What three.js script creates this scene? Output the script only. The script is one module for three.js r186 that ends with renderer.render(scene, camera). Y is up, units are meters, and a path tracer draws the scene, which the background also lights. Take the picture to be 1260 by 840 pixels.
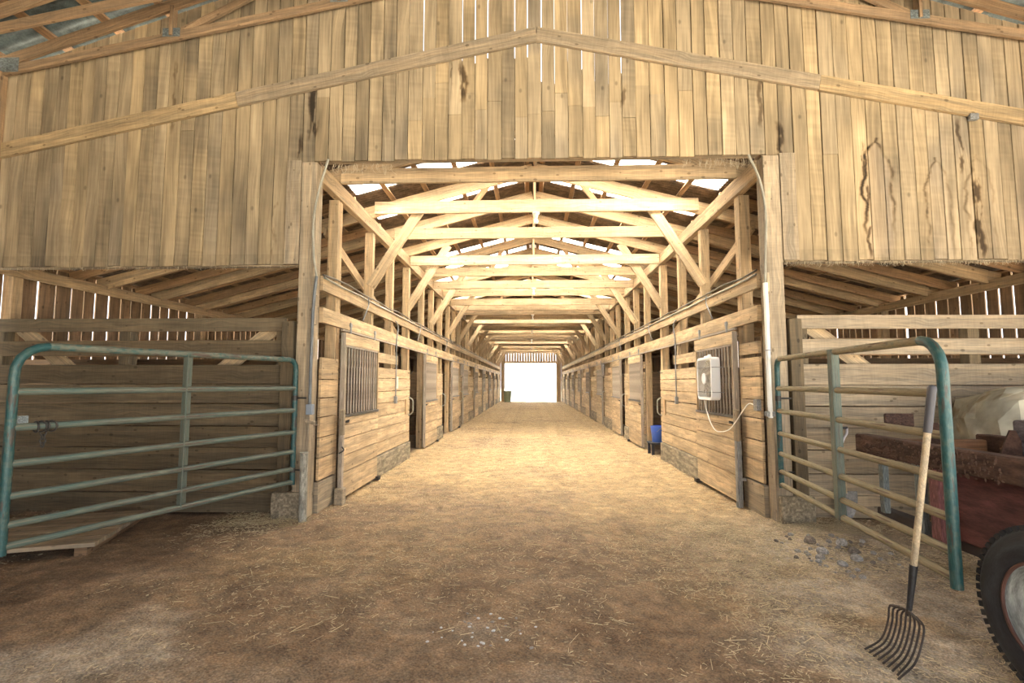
import * as THREE from 'three';
import { mergeGeometries } from 'three/addons/utils/BufferGeometryUtils.js';
import { RoundedBoxGeometry } from 'three/addons/geometries/RoundedBoxGeometry.js';

// ───────────────────────── camera, sky, sun, exposure ─────────────────────────
const scene = new THREE.Scene();
const camera = new THREE.PerspectiveCamera(67.38, 1.5, 0.05, 400);
camera.position.set(-0.08, 1.415, 5.42);
{
  const yaw = 1.9935 * Math.PI / 180, pitch = 4.628 * Math.PI / 180;
  camera.lookAt(camera.position.x - Math.sin(yaw) * Math.cos(pitch), camera.position.y + Math.sin(pitch), camera.position.z - Math.cos(yaw) * Math.cos(pitch));
}
scene.background = new THREE.Color().setRGB(1.02, 1.06, 1.12);
const sun = new THREE.DirectionalLight(new THREE.Color().setRGB(1, 0.95, 0.87), 36);
sun.position.set(6, 30, 2); sun.target.position.set(0, 0, -12);
sun.castShadow = true; sun.shadow.mapSize.set(4096, 4096); sun.shadow.radius = 2;
Object.assign(sun.shadow.camera, { left: -30, right: 30, top: 30, bottom: -30, near: 1, far: 90 });
scene.add(sun, sun.target);
const renderer = new THREE.WebGLRenderer({ antialias: true });
renderer.toneMapping = THREE.LinearToneMapping;
renderer.toneMappingExposure = 4.1;
renderer.shadowMap.enabled = true;

// ───────────────────────── helpers ─────────────────────────
let seed = 20240;
const rnd = () => { seed = (seed + 0x6d2b79f5) | 0; let t = Math.imul(seed ^ (seed >>> 15), 1 | seed); t = (t + Math.imul(t ^ (t >>> 7), 61 | t)) ^ t; return ((t ^ (t >>> 14)) >>> 0) / 4294967296; };
const rr = (a, b) => a + (b - a) * rnd();
const pick = (a) => a[Math.floor(rnd() * a.length) % a.length];
const clamp = (x, a = 0, b = 1) => Math.min(b, Math.max(a, x));
const sstep = (a, b, x) => { const t = clamp((x - a) / (b - a)); return t * t * (3 - 2 * t); };
const hash = (x, y) => { let h = Math.imul(x | 0, 374761393) + Math.imul(y | 0, 668265263) | 0; h = Math.imul(h ^ (h >>> 13), 1274126177); return ((h ^ (h >>> 16)) >>> 0) / 4294967296; };
function vnoise(x, y, px = 0, py = 0) {                     // value noise; px, py: periods in cells, for textures that tile
  const xi = Math.floor(x), yi = Math.floor(y), fx = x - xi, fy = y - yi, sx = fx * fx * (3 - 2 * fx), sy = fy * fy * (3 - 2 * fy);
  const w = (n, p) => p ? ((n % p) + p) % p : n, x0 = w(xi, px), x1 = w(xi + 1, px), y0 = w(yi, py), y1 = w(yi + 1, py);
  const a = hash(x0, y0), b = hash(x1, y0), c = hash(x0, y1), d = hash(x1, y1);
  return a + (b - a) * sx + (c - a + (a - b - c + d) * sx) * sy;
}
function fbm(x, y, o = 4, px = 0, py = 0) { let s = 0, a = 0.5, n = 0; for (let i = 0; i < o; i++) { s += a * vnoise(x + i * 17, y + i * 31, px, py); n += a; a *= 0.5; x *= 2; y *= 2; px *= 2; py *= 2; } return s / n; }
function dataTex(w, h, fn, srgb = true) {
  const d = new Uint8Array(w * h * 4);
  for (let y = 0, i = 0; y < h; y++) for (let x = 0; x < w; x++, i += 4) { const c = fn(x, y); d[i] = clamp(c[0]) * 255; d[i + 1] = clamp(c[1]) * 255; d[i + 2] = clamp(c[2]) * 255; d[i + 3] = 255; }
  const t = new THREE.DataTexture(d, w, h); t.wrapS = t.wrapT = THREE.RepeatWrapping; t.magFilter = THREE.LinearFilter; t.minFilter = THREE.LinearMipmapLinearFilter; t.generateMipmaps = true;
  if (srgb) t.colorSpace = THREE.SRGBColorSpace; t.needsUpdate = true; return t;
}
const used = {}, ORD = ['first', 'second', 'third', 'fourth', 'fifth', 'sixth', 'seventh', 'eighth', 'ninth', 'tenth', 'eleventh', 'twelfth', 'thirteenth', 'fourteenth', 'fifteenth'];
function numbered(n) { const k = used[n] = (used[n] ?? -1) + 1; return k ? n + '_' + String(k).padStart(3, '0') : n; }
function thing(name, label, category, pos = [0, 0, 0], group, turn = 0) {
  const o = new THREE.Group(); o.name = numbered(name); o.position.set(...pos); o.rotation.y = turn; o.userData = { label, category };
  if (group) o.userData.group = group; scene.add(o); return o;
}
function setting(name, label, category = 'wall') { const o = new THREE.Group(); o.name = numbered(name); o.userData = { label, category, kind: 'structure' }; scene.add(o); return o; }
function part(parent, name, geo, mat, pos) { const m = new THREE.Mesh(geo, mat); m.name = name; m.castShadow = m.receiveShadow = true; if (pos) m.position.set(...pos); parent.add(m); return m; }
function solo(name, geo, mat, label, category, pos, group) { const m = part(scene, numbered(name), geo, mat, pos); m.userData = { label, category }; if (group) m.userData.group = group; return m; }

// chamfered board: w,h,d with uv in (metres along the grain / 2, metres across / 0.5)
function boardGeo(w, h, d, c = 0.003, grain) {
  const S = [w / 2, h / 2, d / 2]; c = Math.min(c, S[0] * 0.6, S[1] * 0.6, S[2] * 0.6);
  grain ??= (w >= h && w >= d) ? 0 : (h >= d ? 1 : 2);
  const pos = [], uv = [], uo = rnd() * 7, vo = rnd() * 5;
  const poly = (pts, ax) => {
    const a = new THREE.Vector3(...pts[0]), b = new THREE.Vector3(...pts[1]), e = new THREE.Vector3(...pts[2]);
    const n = b.clone().sub(a).cross(e.clone().sub(a)), m = a.clone().add(b).add(e);
    if (n.dot(m) < 0) pts.reverse();
    const put = (p) => {
      pos.push(...p); let u, v;
      if (ax === grain) { u = p[(grain + 1) % 3] / 2.5; v = p[(grain + 2) % 3] / 0.5; } else { const o = 3 - ax - grain; u = p[grain] / 2; v = p[o] / 0.5 + ax * 0.37; }
      uv.push(u + uo, v + vo);
    };
    for (let i = 1; i < pts.length - 1; i++) { put(pts[0]); put(pts[i]); put(pts[i + 1]); }
  };
  const P = (ax, s, t, u, k) => { const p = [0, 0, 0], b = (ax + 1) % 3, e = (ax + 2) % 3; p[ax] = s * (S[ax] - (k === 0 ? 0 : c)); p[b] = t * (S[b] - (k === 1 ? 0 : c)); p[e] = u * (S[e] - (k === 2 ? 0 : c)); return p; };
  for (let ax = 0; ax < 3; ax++) for (const s of [-1, 1]) poly([P(ax, s, -1, -1, 0), P(ax, s, 1, -1, 0), P(ax, s, 1, 1, 0), P(ax, s, -1, 1, 0)], ax);
  for (let ax = 0; ax < 3; ax++) for (const t of [-1, 1]) for (const u of [-1, 1]) poly([P(ax, -1, t, u, 1), P(ax, 1, t, u, 1), P(ax, 1, t, u, 2), P(ax, -1, t, u, 2)], (ax + 1) % 3);
  for (const x of [-1, 1]) for (const y of [-1, 1]) for (const z of [-1, 1]) poly([P(0, x, y, z, 0), P(0, x, y, z, 1), P(0, x, y, z, 2)], 0 === grain ? 1 : 0);
  const g = new THREE.BufferGeometry(); g.setAttribute('position', new THREE.Float32BufferAttribute(pos, 3)); g.setAttribute('uv', new THREE.Float32BufferAttribute(uv, 2)); g.computeVertexNormals(); return g;
}
const board = (parent, name, mat, pos, size, c) => part(parent, name, boardGeo(...size, c), mat, pos);
function beam(parent, name, mat, p, q, w, h, c) {           // timber from p to q; w sideways, h in the plane of "up"
  const a = new THREE.Vector3(...p), b = new THREE.Vector3(...q), L = a.distanceTo(b), m = part(parent, name, boardGeo(w, h, L, c, 2), mat);
  m.position.copy(a).add(b).multiplyScalar(0.5);
  const z = b.clone().sub(a).normalize(), up = Math.abs(z.y) > 0.99 ? new THREE.Vector3(0, 0, 1) : new THREE.Vector3(0, 1, 0), x = up.clone().cross(z).normalize(), y = z.clone().cross(x);
  m.quaternion.setFromRotationMatrix(new THREE.Matrix4().makeBasis(x, y, z)); return m;
}
function tubeGeo(pts, r, seg = 24, rad = 8, closed = false, curved = true) {
  const v = pts.map((p) => new THREE.Vector3(...p));
  let c; if (curved) c = new THREE.CatmullRomCurve3(v, closed, 'centripetal'); else { c = new THREE.CurvePath(); for (let i = 1; i < v.length; i++) c.add(new THREE.LineCurve3(v[i - 1], v[i])); }
  return new THREE.TubeGeometry(c, seg, r, rad, closed);
}
function cyl(r, L, rad = 14) { return new THREE.CylinderGeometry(r, r, L, rad, 1); }
function rod(p, q, r, rad = 10, r2 = r) {
  const a = new THREE.Vector3(...p), b = new THREE.Vector3(...q), g = new THREE.CylinderGeometry(r2, r, a.distanceTo(b), rad, 1);
  g.applyQuaternion(new THREE.Quaternion().setFromUnitVectors(new THREE.Vector3(0, 1, 0), b.clone().sub(a).normalize())); const m = a.add(b).multiplyScalar(0.5); g.translate(m.x, m.y, m.z); return g;
}
const box = (w, h, d, x = 0, y = 0, z = 0) => { const g = new THREE.BoxGeometry(w, h, d); g.translate(x, y, z); return g; };
const nest = (parent, child) => { child.position.sub(parent.position); parent.add(child); return child; };
const merge = (l) => mergeGeometries(l.map((g) => g.index ? g.toNonIndexed() : g));

// ───────────────────────── textures ─────────────────────────
const grainVal = (u, v, P = 0) => {                          // u along (0..1 = 2 m), v across (0..1 = 0.5 m)
  const warp = fbm(u * 4, v * 4, 3, 4, 4) * 0.16;
  const fine = fbm(u * 16, (v + warp) * 128, 3, 16, 128), mid = fbm(u * 4, (v + warp) * 26, 3, 4, 26), blot = fbm(u * 6, v * 5, 4, 6, 5);
  return [fine, mid, blot];
};
const knots = []; { for (let i = 0; i < 15; i++) knots.push([rnd(), rnd(), rr(0.006, 0.014)]); }
const woodTex = dataTex(1024, 512, (x, y) => {
  const u = x / 1024, v = y / 512, [f, m, b] = grainVal(u, v);
  let k = 0; for (const [ku, kv, r] of knots) { let du = Math.abs(u - ku); du = Math.min(du, 1 - du); let dv = Math.abs(v - kv); dv = Math.min(dv, 1 - dv); const d = Math.hypot(du * 2 / 1.7, dv * 0.5) / r; k = Math.max(k, sstep(1.25, 0.7, d) * (0.7 + 0.3 * Math.sin(d * 12))); }
  const saw = fbm(u * 150, v * 4, 2, 150, 4);
  let l = 0.83 + (f - 0.5) * 0.26 + (m - 0.5) * 0.28 + (b - 0.5) * 0.26 + (saw - 0.5) * 0.07; l *= 1 - 0.32 * k;
  const w = clamp((m - 0.5) * 1.2 + k * 0.6, -0.5, 1); return [l, l * (0.98 - 0.04 * w), l * (0.955 - 0.09 * w)];
});
const woodBump = dataTex(512, 256, (x, y) => { const [f, m] = grainVal(x / 512, y / 256), l = f * 0.6 + m * 0.4; return [l, l, l]; }, false);
const noiseTex = dataTex(512, 512, (x, y) => { const n = fbm(x / 32, y / 32, 5, 16, 16) * 0.55 + 0.25 + fbm(x / 4, y / 4, 2, 128, 128) * 0.2; return [n + 0.1, n + 0.1, n + 0.1]; });
const noiseBump = dataTex(512, 512, (x, y) => { const n = fbm(x / 24, y / 24, 5, 512 / 24 | 0, 512 / 24 | 0); return [n, n, n]; }, false);
const dirtTex = (() => {
  const S = 1024, a = new Float32Array(S * S * 3);
  for (let y = 0, i = 0; y < S; y++) for (let x = 0; x < S; x++, i += 3) {
    const n = fbm(x / 64, y / 64, 6, 16, 16), s = fbm(x / 5.12, y / 5.12, 2, 200, 200), l = 0.76 + (n - 0.5) * 0.42 + (s - 0.5) * 0.42, w = vnoise(x / 16 + 9, y / 16, 64, 64) - 0.5;
    a[i] = l; a[i + 1] = l * (0.97 - w * 0.05); a[i + 2] = l * (0.93 - w * 0.1);
  }
  for (let k = 0; k < 5200; k++) {                           // chaff and straw trodden into the dirt, some dark crumbs
    let x = rnd() * S, y = rnd() * S; const t = rnd() * 6.283, L = rnd() < 0.25 ? rr(8, 30) : rr(2, 8), dark = rnd() < 0.35, c = dark ? rr(0.42, 0.6) : rr(0.85, 1.06), bend = rr(-0.02, 0.02);
    for (let s = 0; s < L; s++) { const i = (((y & 1023) << 10) + (x & 1023)) * 3, m = 0.65; a[i] += (c - a[i]) * m; a[i + 1] += (c * 0.95 - a[i + 1]) * m; a[i + 2] += (c * (dark ? 0.85 : 0.8) - a[i + 2]) * m; x += Math.cos(t + s * bend) + S; y += Math.sin(t + s * bend) + S; x %= S; y %= S; }
  }
  return dataTex(S, S, (x, y) => { const i = (y * S + x) * 3; return [a[i], a[i + 1], a[i + 2]]; });
})();
const dirtBump = dataTex(512, 512, (x, y) => { const n = fbm(x / 32, y / 32, 6, 16, 16) * 0.6 + fbm(x / 4, y / 4, 2, 128, 128) * 0.4; return [n, n, n]; }, false);

// ───────────────────────── materials ─────────────────────────
const rgb = (r, g, b) => new THREE.Color().setRGB(r, g, b);
const std = (r, g, b, o = {}) => new THREE.MeshStandardMaterial({ color: rgb(r, g, b), roughness: 0.85, metalness: 0, ...o });
const wood = (r, g, b, o = {}) => std(r, g, b, { map: woodTex, bumpMap: woodBump, bumpScale: 0.0025, roughness: 0.86, ...o });
const tones = (r, g, b, n, s, o) => Array.from({ length: n }, () => { const k = 1 + rr(-s, s), w = rr(-s, s) * 0.35; return wood(r * k, g * k * (1 - w * 0.4), b * k * (1 - w), o); });
const pine = tones(0.70, 0.545, 0.35, 7, 0.10), frameWood = tones(0.64, 0.485, 0.30, 7, 0.12), roofWood = tones(0.46, 0.29, 0.155, 5, 0.16);
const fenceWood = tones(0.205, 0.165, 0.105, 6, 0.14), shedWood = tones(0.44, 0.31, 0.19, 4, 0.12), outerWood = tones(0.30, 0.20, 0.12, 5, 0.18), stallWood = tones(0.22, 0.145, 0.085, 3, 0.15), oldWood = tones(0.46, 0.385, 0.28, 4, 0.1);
const concrete = std(0.50, 0.42, 0.29, { map: noiseTex, bumpMap: noiseBump, bumpScale: 0.006, roughness: 0.95 });
const roofMetal = std(0.24, 0.16, 0.10, { map: noiseTex, roughness: 0.7, metalness: 0.15, side: THREE.DoubleSide });
const shedMetal = std(0.17, 0.23, 0.24, { map: noiseTex, roughness: 0.9, metalness: 0, side: THREE.DoubleSide });
const fibreglass = new THREE.MeshPhysicalMaterial({ color: rgb(0.97, 0.93, 0.84), roughness: 1, transmission: 0.85, thickness: 0, side: THREE.DoubleSide });
const steel = std(0.32, 0.31, 0.30, { metalness: 0.75, roughness: 0.45, map: noiseTex });
const barSteel = std(0.68, 0.58, 0.47, { metalness: 0, roughness: 0.6, map: noiseTex });
const galv = std(0.55, 0.57, 0.58, { metalness: 0.45, roughness: 0.5, map: noiseTex });
const plateSteel = std(0.36, 0.42, 0.43, { metalness: 0.4, roughness: 0.55, map: noiseTex });
const blackIron = std(0.05, 0.047, 0.045, { roughness: 0.5, metalness: 0.5 });
const pvc = std(0.82, 0.82, 0.79, { roughness: 0.45 });
const agedPvc = std(0.62, 0.60, 0.50, { roughness: 0.6, map: noiseTex });
const cordWhite = std(0.82, 0.80, 0.74, { roughness: 0.5 });
const porcelain = std(0.85, 0.84, 0.80, { roughness: 0.25 });
const twine = std(0.55, 0.47, 0.33, { roughness: 0.9 });

// ───────────────────────── the ground ─────────────────────────
const groundY = (x, z) => {
  let y = (fbm(x * 1.1 + 40, z * 1.1 + 40, 4) - 0.5) * 0.05 + (fbm(x * 7 + 9, z * 7 + 70, 2) - 0.5) * 0.014;
  const side = sstep(2.0, 2.5, Math.abs(x)) * sstep(0.4, -0.2, z); y += 0.03 * side * (0.4 + fbm(x * 2, z * 2, 2));
  y += 0.05 * Math.exp(-(((x - 2.65) / 0.45) ** 2 + ((z - 0.75) / 0.6) ** 2));
  return y - 0.008;
};
{
  const xs = [], zs = []; for (let x = -6.9; x <= 6.91; x += 0.06) xs.push(x);
  for (let z = 8.6; z > 4.2; z -= 0.2) zs.push(z); for (let z = 4.2; z > -2; z -= 0.045) zs.push(z); for (let z = -2, s = 0.06; z > -34.6; z -= s, s *= 1.025) zs.push(z); zs.push(-34.6);
  const pos = [], uv = [], col = [], idx = [], A = [0.40, 0.29, 0.195], B = [0.62, 0.465, 0.27], C = [0.68, 0.61, 0.53], Dk = [0.20, 0.125, 0.07];
  zs.forEach((z) => xs.forEach((x) => {
    pos.push(x, groundY(x, z), z); uv.push(x / 1.5, z / 1.5);
    const n = fbm(x * 0.8 + 3, z * 0.8 + 5, 5), n2 = fbm(x * 2.3 + 30, z * 2.3 + 11, 4), n3 = fbm(x * 1.3 + 77, z * 1.3 + 51, 4);
    // dry straw-coloured litter on the alley and to the right, bare brown earth on the left, grey dust by the right post
    let s = clamp(sstep(2.6, -2.0, z) * 0.95 + sstep(-0.3, 2.2, x) * 0.55 * sstep(5, 1, z) + (n - 0.5) * 2.2 + (n2 - 0.5) * 0.9 - sstep(-1.2, -3.2, x) * 0.5 * sstep(-0.6, 0.4, z));
    let g = clamp(sstep(0.36, 0.6, n2 * 0.5 + n3 * 0.5) * (Math.exp(-(((x - 2.2) / 0.6) ** 2 + ((z - 2.1) / 1.1) ** 2)) * 1.1 + 0.55 * sstep(2.3, 3.2, z)) + 0.55 * sstep(0.42, 0.62, n3 * 0.6 + n2 * 0.4) * sstep(0.6, 2.2, x) * sstep(0.9, 2.2, z) + sstep(0.5, 0.72, n3) * 0.7 * sstep(1.2, 2.6, z) + Math.exp(-(((x - 2.6) / 0.95) ** 2 + ((z - 0.9) / 1.0) ** 2)) * (0.45 + n2 * 1.2));
    let d = sstep(0.52, 0.7, n2) * 0.45 * sstep(-0.5, 1.0, z);
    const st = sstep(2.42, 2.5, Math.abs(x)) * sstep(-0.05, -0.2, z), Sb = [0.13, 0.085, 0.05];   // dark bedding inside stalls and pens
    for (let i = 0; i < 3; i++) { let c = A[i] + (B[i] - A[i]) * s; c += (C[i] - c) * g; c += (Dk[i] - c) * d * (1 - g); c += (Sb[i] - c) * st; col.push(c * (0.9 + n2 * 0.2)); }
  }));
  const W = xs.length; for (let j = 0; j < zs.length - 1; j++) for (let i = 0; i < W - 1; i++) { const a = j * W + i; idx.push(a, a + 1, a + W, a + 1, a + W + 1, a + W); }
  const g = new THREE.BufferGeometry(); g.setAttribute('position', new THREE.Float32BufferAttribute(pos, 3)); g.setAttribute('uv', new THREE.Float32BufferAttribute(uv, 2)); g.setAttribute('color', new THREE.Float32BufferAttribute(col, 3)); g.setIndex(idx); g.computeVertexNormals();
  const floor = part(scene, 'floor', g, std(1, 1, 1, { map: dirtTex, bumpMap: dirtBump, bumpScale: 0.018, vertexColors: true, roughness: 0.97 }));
  floor.userData = { kind: 'structure', label: 'trodden earth floor with scattered straw and grey dust', category: 'floor' };
  const yard = part(scene, 'ground', new THREE.PlaneGeometry(240, 240).rotateX(-Math.PI / 2), std(0.27, 0.25, 0.205, { roughness: 1 }), [0, -0.12, -12]);
  yard.userData = { kind: 'structure', label: 'pale sunlit yard outside the barn doors', category: 'ground' };
}

// ───────────────────────── gable wall facing the camera ─────────────────────────
const shedTop = (x) => 4.98 + 0.33 * (6.1 - Math.abs(x)), RX = 6.15;
const wallTexW = 2048, wallTexH = 768, WX0 = -6.2, WX1 = 6.2, WY0 = 2.65, WY1 = 7.05;
const wallBoards = []; { let x = -6.1; while (x < 6.08) { const w = rr(0.138, 0.162); wallBoards.push([x, Math.min(w, 6.1 - x)]); x += w; } }
const wallTex = (() => {
  const own = new Uint16Array(wallTexW); for (let i = 0; i < wallTexW; i++) { const x = WX0 + (i + 0.5) / wallTexW * (WX1 - WX0); let b = 0; wallBoards.forEach(([a], k) => { if (x >= a) b = k; }); own[i] = b; }
  // water stains: [x, top, half width, strength] with a dark tide line round a bleached middle; runs: [x0, y0, y1, width]
  const tide = [[3.62, 3.98, 0.17, 1], [4.24, 3.76, 0.15, 0.42], [4.66, 3.78, 0.16, 0.3]];
  const runs = [[-2.5, 4.1, 4.75, 0.055, 1], [-2.63, 3.75, 4.2, 0.03, 0.7], [2.42, 4.15, 4.9, 0.03, 0.55], [2.62, 2.7, 4.25, 0.045, 0.9], [4.63, 2.7, 3.6, 0.05, 0.9], [4.5, 3.6, 4.25, 0.025, 0.7], [-0.82, 4.5, 5.0, 0.05, 0.8], [-0.95, 4.7, 5.0, 0.02, 0.7], [0.95, 4.4, 4.7, 0.03, 0.5], [3.5, 2.7, 4.0, 0.02, 0.8], [-4.1, 4.2, 5.1, 0.03, 0.35], [-2.9, 2.75, 3.5, 0.03, 0.3]];
  return dataTex(wallTexW, wallTexH, (i, j) => {
    const x = WX0 + (i + 0.5) / wallTexW * (WX1 - WX0), y = WY0 + (j + 0.5) / wallTexH * (WY1 - WY0), b = own[i], o = hash(b, 7) * 50, o2 = hash(b, 9) * 50;
    const warp = fbm(x * 3 + o, y * 1.1 + o2, 2) * 0.1, f = fbm((x + warp) * 90 + o, y * 3 + o2, 3), m = fbm((x + warp) * 22 + o, y * 0.8 + o2, 3), bl = fbm(x * 5 + o, y * 1.6 + o2, 4), saw = vnoise(x * 2 + o, (y + x * 0.1) * 38 + o2);
    const sawy = hash(b, 3) > 0.7 ? 0.07 : 0.02;
    let l = 0.83 + (f - 0.5) * 0.24 + (m - 0.5) * 0.24 + (bl - 0.5) * 0.34 + (saw - 0.5) * sawy, r = 1, g = 0.975, c = 0.925;
    const gr = sstep(0.5, 0.75, fbm(x * 1.3 + 5, y * 0.9 + o2 * 0.3, 4)); g += gr * 0.015; c += gr * 0.05; l *= 1 - gr * 0.12;
    const kx = hash(b, 21), ky = hash(b, 23) * 3.6 + 2.8, kd = Math.hypot((x - wallBoards[b][0] - 0.03 - kx * 0.09) * 1.3, (y - ky) * 0.8) / 0.018; l *= 1 - 0.2 * sstep(1.6, 0.5, kd);
    let dark = 0, pale = 0;
    for (const [sx, top, hw, st] of tide) {
      if (Math.abs(x - sx) > hw * 2) continue;
      const wob = (fbm(y * 9 + sx * 7, sx * 3, 4) - 0.5) * 0.13, dx = Math.abs(x - sx + wob * 0.6) / hw, lim = Math.sqrt(clamp((top - y) / 0.32)) * (0.85 + wob), e = lim - dx;
      if (y > top - 1.25 && y < top + 0.05) { dark = Math.max(dark, st * Math.exp(-((e / 0.1) ** 2)) * sstep(top - 1.25, top - 0.6, y) * (x < sx ? 1 : 0.5) * (0.35 + 0.9 * sstep(0.38, 0.6, fbm(x * 14 + 3, y * 9, 3)))); if (e > 0) pale = Math.max(pale, st * sstep(0, 0.25, e) * 0.6); }
    }
    for (const [rx, y0, y1, w, st] of runs) { if (y < y0 || y > y1 || Math.abs(x - rx) > 0.2) continue; const wob = (fbm(y * 6 + rx * 9, 3.3, 4) - 0.5) * 0.12, e = Math.abs(x - rx + wob) / w; dark = Math.max(dark, st * sstep(1.1, 0.3, e) * sstep(0.36, 0.56, fbm(x * 26, y * 7, 3)) * Math.min(1, (y - y0) / 0.1, (y1 - y) / 0.1)); }
    l = l + pale * 0.08; c += pale * 0.05; l *= 1 - 0.62 * dark; c *= 1 - 0.22 * dark; g *= 1 - 0.1 * dark;
    if (y < 2.82) l *= 0.9 + 0.1 * fbm(x * 30, y * 20, 2);
    return [l * r, l * g, l * c];
  });
})();
const wallTones = Array.from({ length: 9 }, (_, i) => { const k = rr(0.82, 1.12), w = rr(-0.08, 0.1); return std(0.47 * k, 0.39 * k * (1 - w * 0.3), 0.275 * k * (1 - w), { map: wallTex, bumpMap: wallTex, bumpScale: 0.002, roughness: 0.9 }); });
function wallBoard(parent, x0, w, y0, y1a, y1b, mat, z = 0, t = 0.024) {         // vertical board whose top follows the roof slope (y1a at x0, y1b at x0 + w)
  const c = 0.0025, n = [], u = [], put = (p) => { n.push(...p); u.push((p[0] - WX0) / (WX1 - WX0), (p[1] - WY0) / (WY1 - WY0)); };
  const quad = (a, b, d, e) => { for (const p of [a, b, d, a, d, e]) put(p); };
  const X0 = x0, X1 = x0 + w, zf = z, zb = z - t, A = [X0 + c, y0, zf], B = [X1 - c, y0, zf], C2 = [X1 - c, y1b, zf], D2 = [X0 + c, y1a, zf];
  quad(A, B, C2, D2); quad([X1 - c, y0, zf], [X1, y0, zf - c], [X1, y1b, zf - c], [X1 - c, y1b, zf]); quad([X0, y0, zf - c], [X0 + c, y0, zf], [X0 + c, y1a, zf], [X0, y1a, zf - c]);
  quad([X1, y0, zf - c], [X1, y0, zb], [X1, y1b, zb], [X1, y1b, zf - c]); quad([X0, y0, zb], [X0, y0, zf - c], [X0, y1a, zf - c], [X0, y1a, zb]); quad([X1, y0, zb], [X0, y0, zb], [X0, y1a, zb], [X1, y1b, zb]);
  quad([X0, y0, zb], [X1, y0, zb], [X1, y0, zf], [X0, y0, zf]); quad([X0, y1a, zf], [X1, y1b, zf], [X1, y1b, zb], [X0, y1a, zb]);
  const g = new THREE.BufferGeometry(); g.setAttribute('position', new THREE.Float32BufferAttribute(n, 3)); g.setAttribute('uv', new THREE.Float32BufferAttribute(u, 2)); g.computeVertexNormals(); return part(parent, 'plank', g, mat);
}
{
  const wall = setting('wall_front', 'tall gable wall of weathered vertical barn boards above the alley opening');
  wallBoards.forEach(([x, w]) => {
    const mid = x + w / 2, ctr = Math.abs(mid) < 1.4, low = Math.abs(mid) < 2.40 ? 3.865 : 2.70, gap = ctr ? rr(0.0035, 0.006) : rr(0.006, 0.010);
    const bx = x + gap / 2, bw = w - gap, mat = pick(wallTones), top = [shedTop(bx), shedTop(bx + bw)], z = rr(-0.004, 0.004), lo = low + rr(-0.012, 0.01);
    if (ctr || rnd() < 0.3) { const yj = ctr ? rr(4.3, 4.75) : rr(3.3, 5.0) > low + 0.3 ? Math.max(rr(3.3, 5.0), low + 0.3) : 4.6; wallBoard(wall, bx, bw, lo, yj, yj, mat, z); wallBoard(wall, bx + rr(-0.003, 0.003), bw, yj + 0.003, ...top, pick(wallTones), z + rr(-0.004, 0.004)); }
    else wallBoard(wall, bx, bw, lo, ...top, mat, z);
    if (!ctr) wallBoard(wall, x - 0.03, 0.06, low + 0.01, shedTop(x) - 0.02, shedTop(x) - 0.02, wallTones[0], -0.032, 0.018).name = 'batten';
    else { const w0 = rr(4.06, 4.16), top = rr(4.7, 5.05); wallBoard(wall, x - 0.03, 0.06, low + 0.01, w0, w0, wallTones[1], -0.032, 0.018).name = 'batten'; wallBoard(wall, x - 0.03, 0.06, w0 + rr(0.02, 0.12), top, top, wallTones[1], -0.032, 0.018).name = 'batten'; }
  });
  // rails behind the boards and the header over the opening
  board(wall, 'header', pick(oldWood), [0, 3.94, -0.075], [4.82, 0.13, 0.09]);
  for (const s of [-1, 1]) board(wall, 'girt', pick(oldWood), [s * 4.35, 2.77, -0.1], [3.5, 0.14, 0.09]);
  // cover boards and jamb posts each side of the opening
  for (const s of [-1, 1]) {
    const post = setting('trim', s < 0 ? 'weathered post at the opening jamb beside the grey conduit' : 'weathered post at the opening jamb beside the white conduit', 'post');
    post.name = 'trim_' + (s < 0 ? 1 : 2);
    board(post, 'post', oldWood[0], [s * 2.495, 1.91, -0.045], [0.17, 3.86, 0.17], 0.006);
    board(post, 'casing', oldWood[1], [s * 2.665, 3.28, 0.032], [0.16, 1.16, 0.03]);
    board(post, 'cleat', oldWood[2], [s * 2.40, 2.46, 0.03], [0.03, 0.2, 0.1]); board(post, 'cleat', oldWood[2], [s * 2.40, 2.14, 0.03], [0.03, 0.2, 0.1]);
    board(post, 'post_extension', fenceWood[1], [s * 2.68, 1.04, -0.045], [0.13, 2.08, 0.16], 0.005);
    part(post, 'footing', new RoundedBoxGeometry(0.34, 0.34, 0.26, 2, 0.02), concrete, [s * 2.60, 0.11, -0.03]);
  }
  for (const s of [-1, 1]) {                                 // sloping trim boards of the old roof line
    const t = setting('trim', s < 0 ? 'sloping trim board crossing the gable wall down to the shaded corner' : 'sloping trim board crossing the gable wall above the water stains', 'trim'); t.name = 'trim_' + (s < 0 ? 3 : 4);
    const y = (x) => 5.265 - 0.2045 * x, cut = s < 0 ? 3.35 : 3.05;
    beam(t, 'trim_board', oldWood[3], [0, y(0), 0.028], [s * cut, y(cut), 0.028], 0.04, 0.165); beam(t, 'trim_board', wood(0.52, 0.40, 0.235), [s * cut, y(cut) - 0.004, 0.028], [s * 6.08, y(6.08), 0.028], 0.04, 0.17);
    if (s > 0) part(t, 'bracket', new RoundedBoxGeometry(0.09, 0.07, 0.05, 2, 0.01), galv, [4.62, y(4.62) - 0.1, 0.04]);
  }
}

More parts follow.
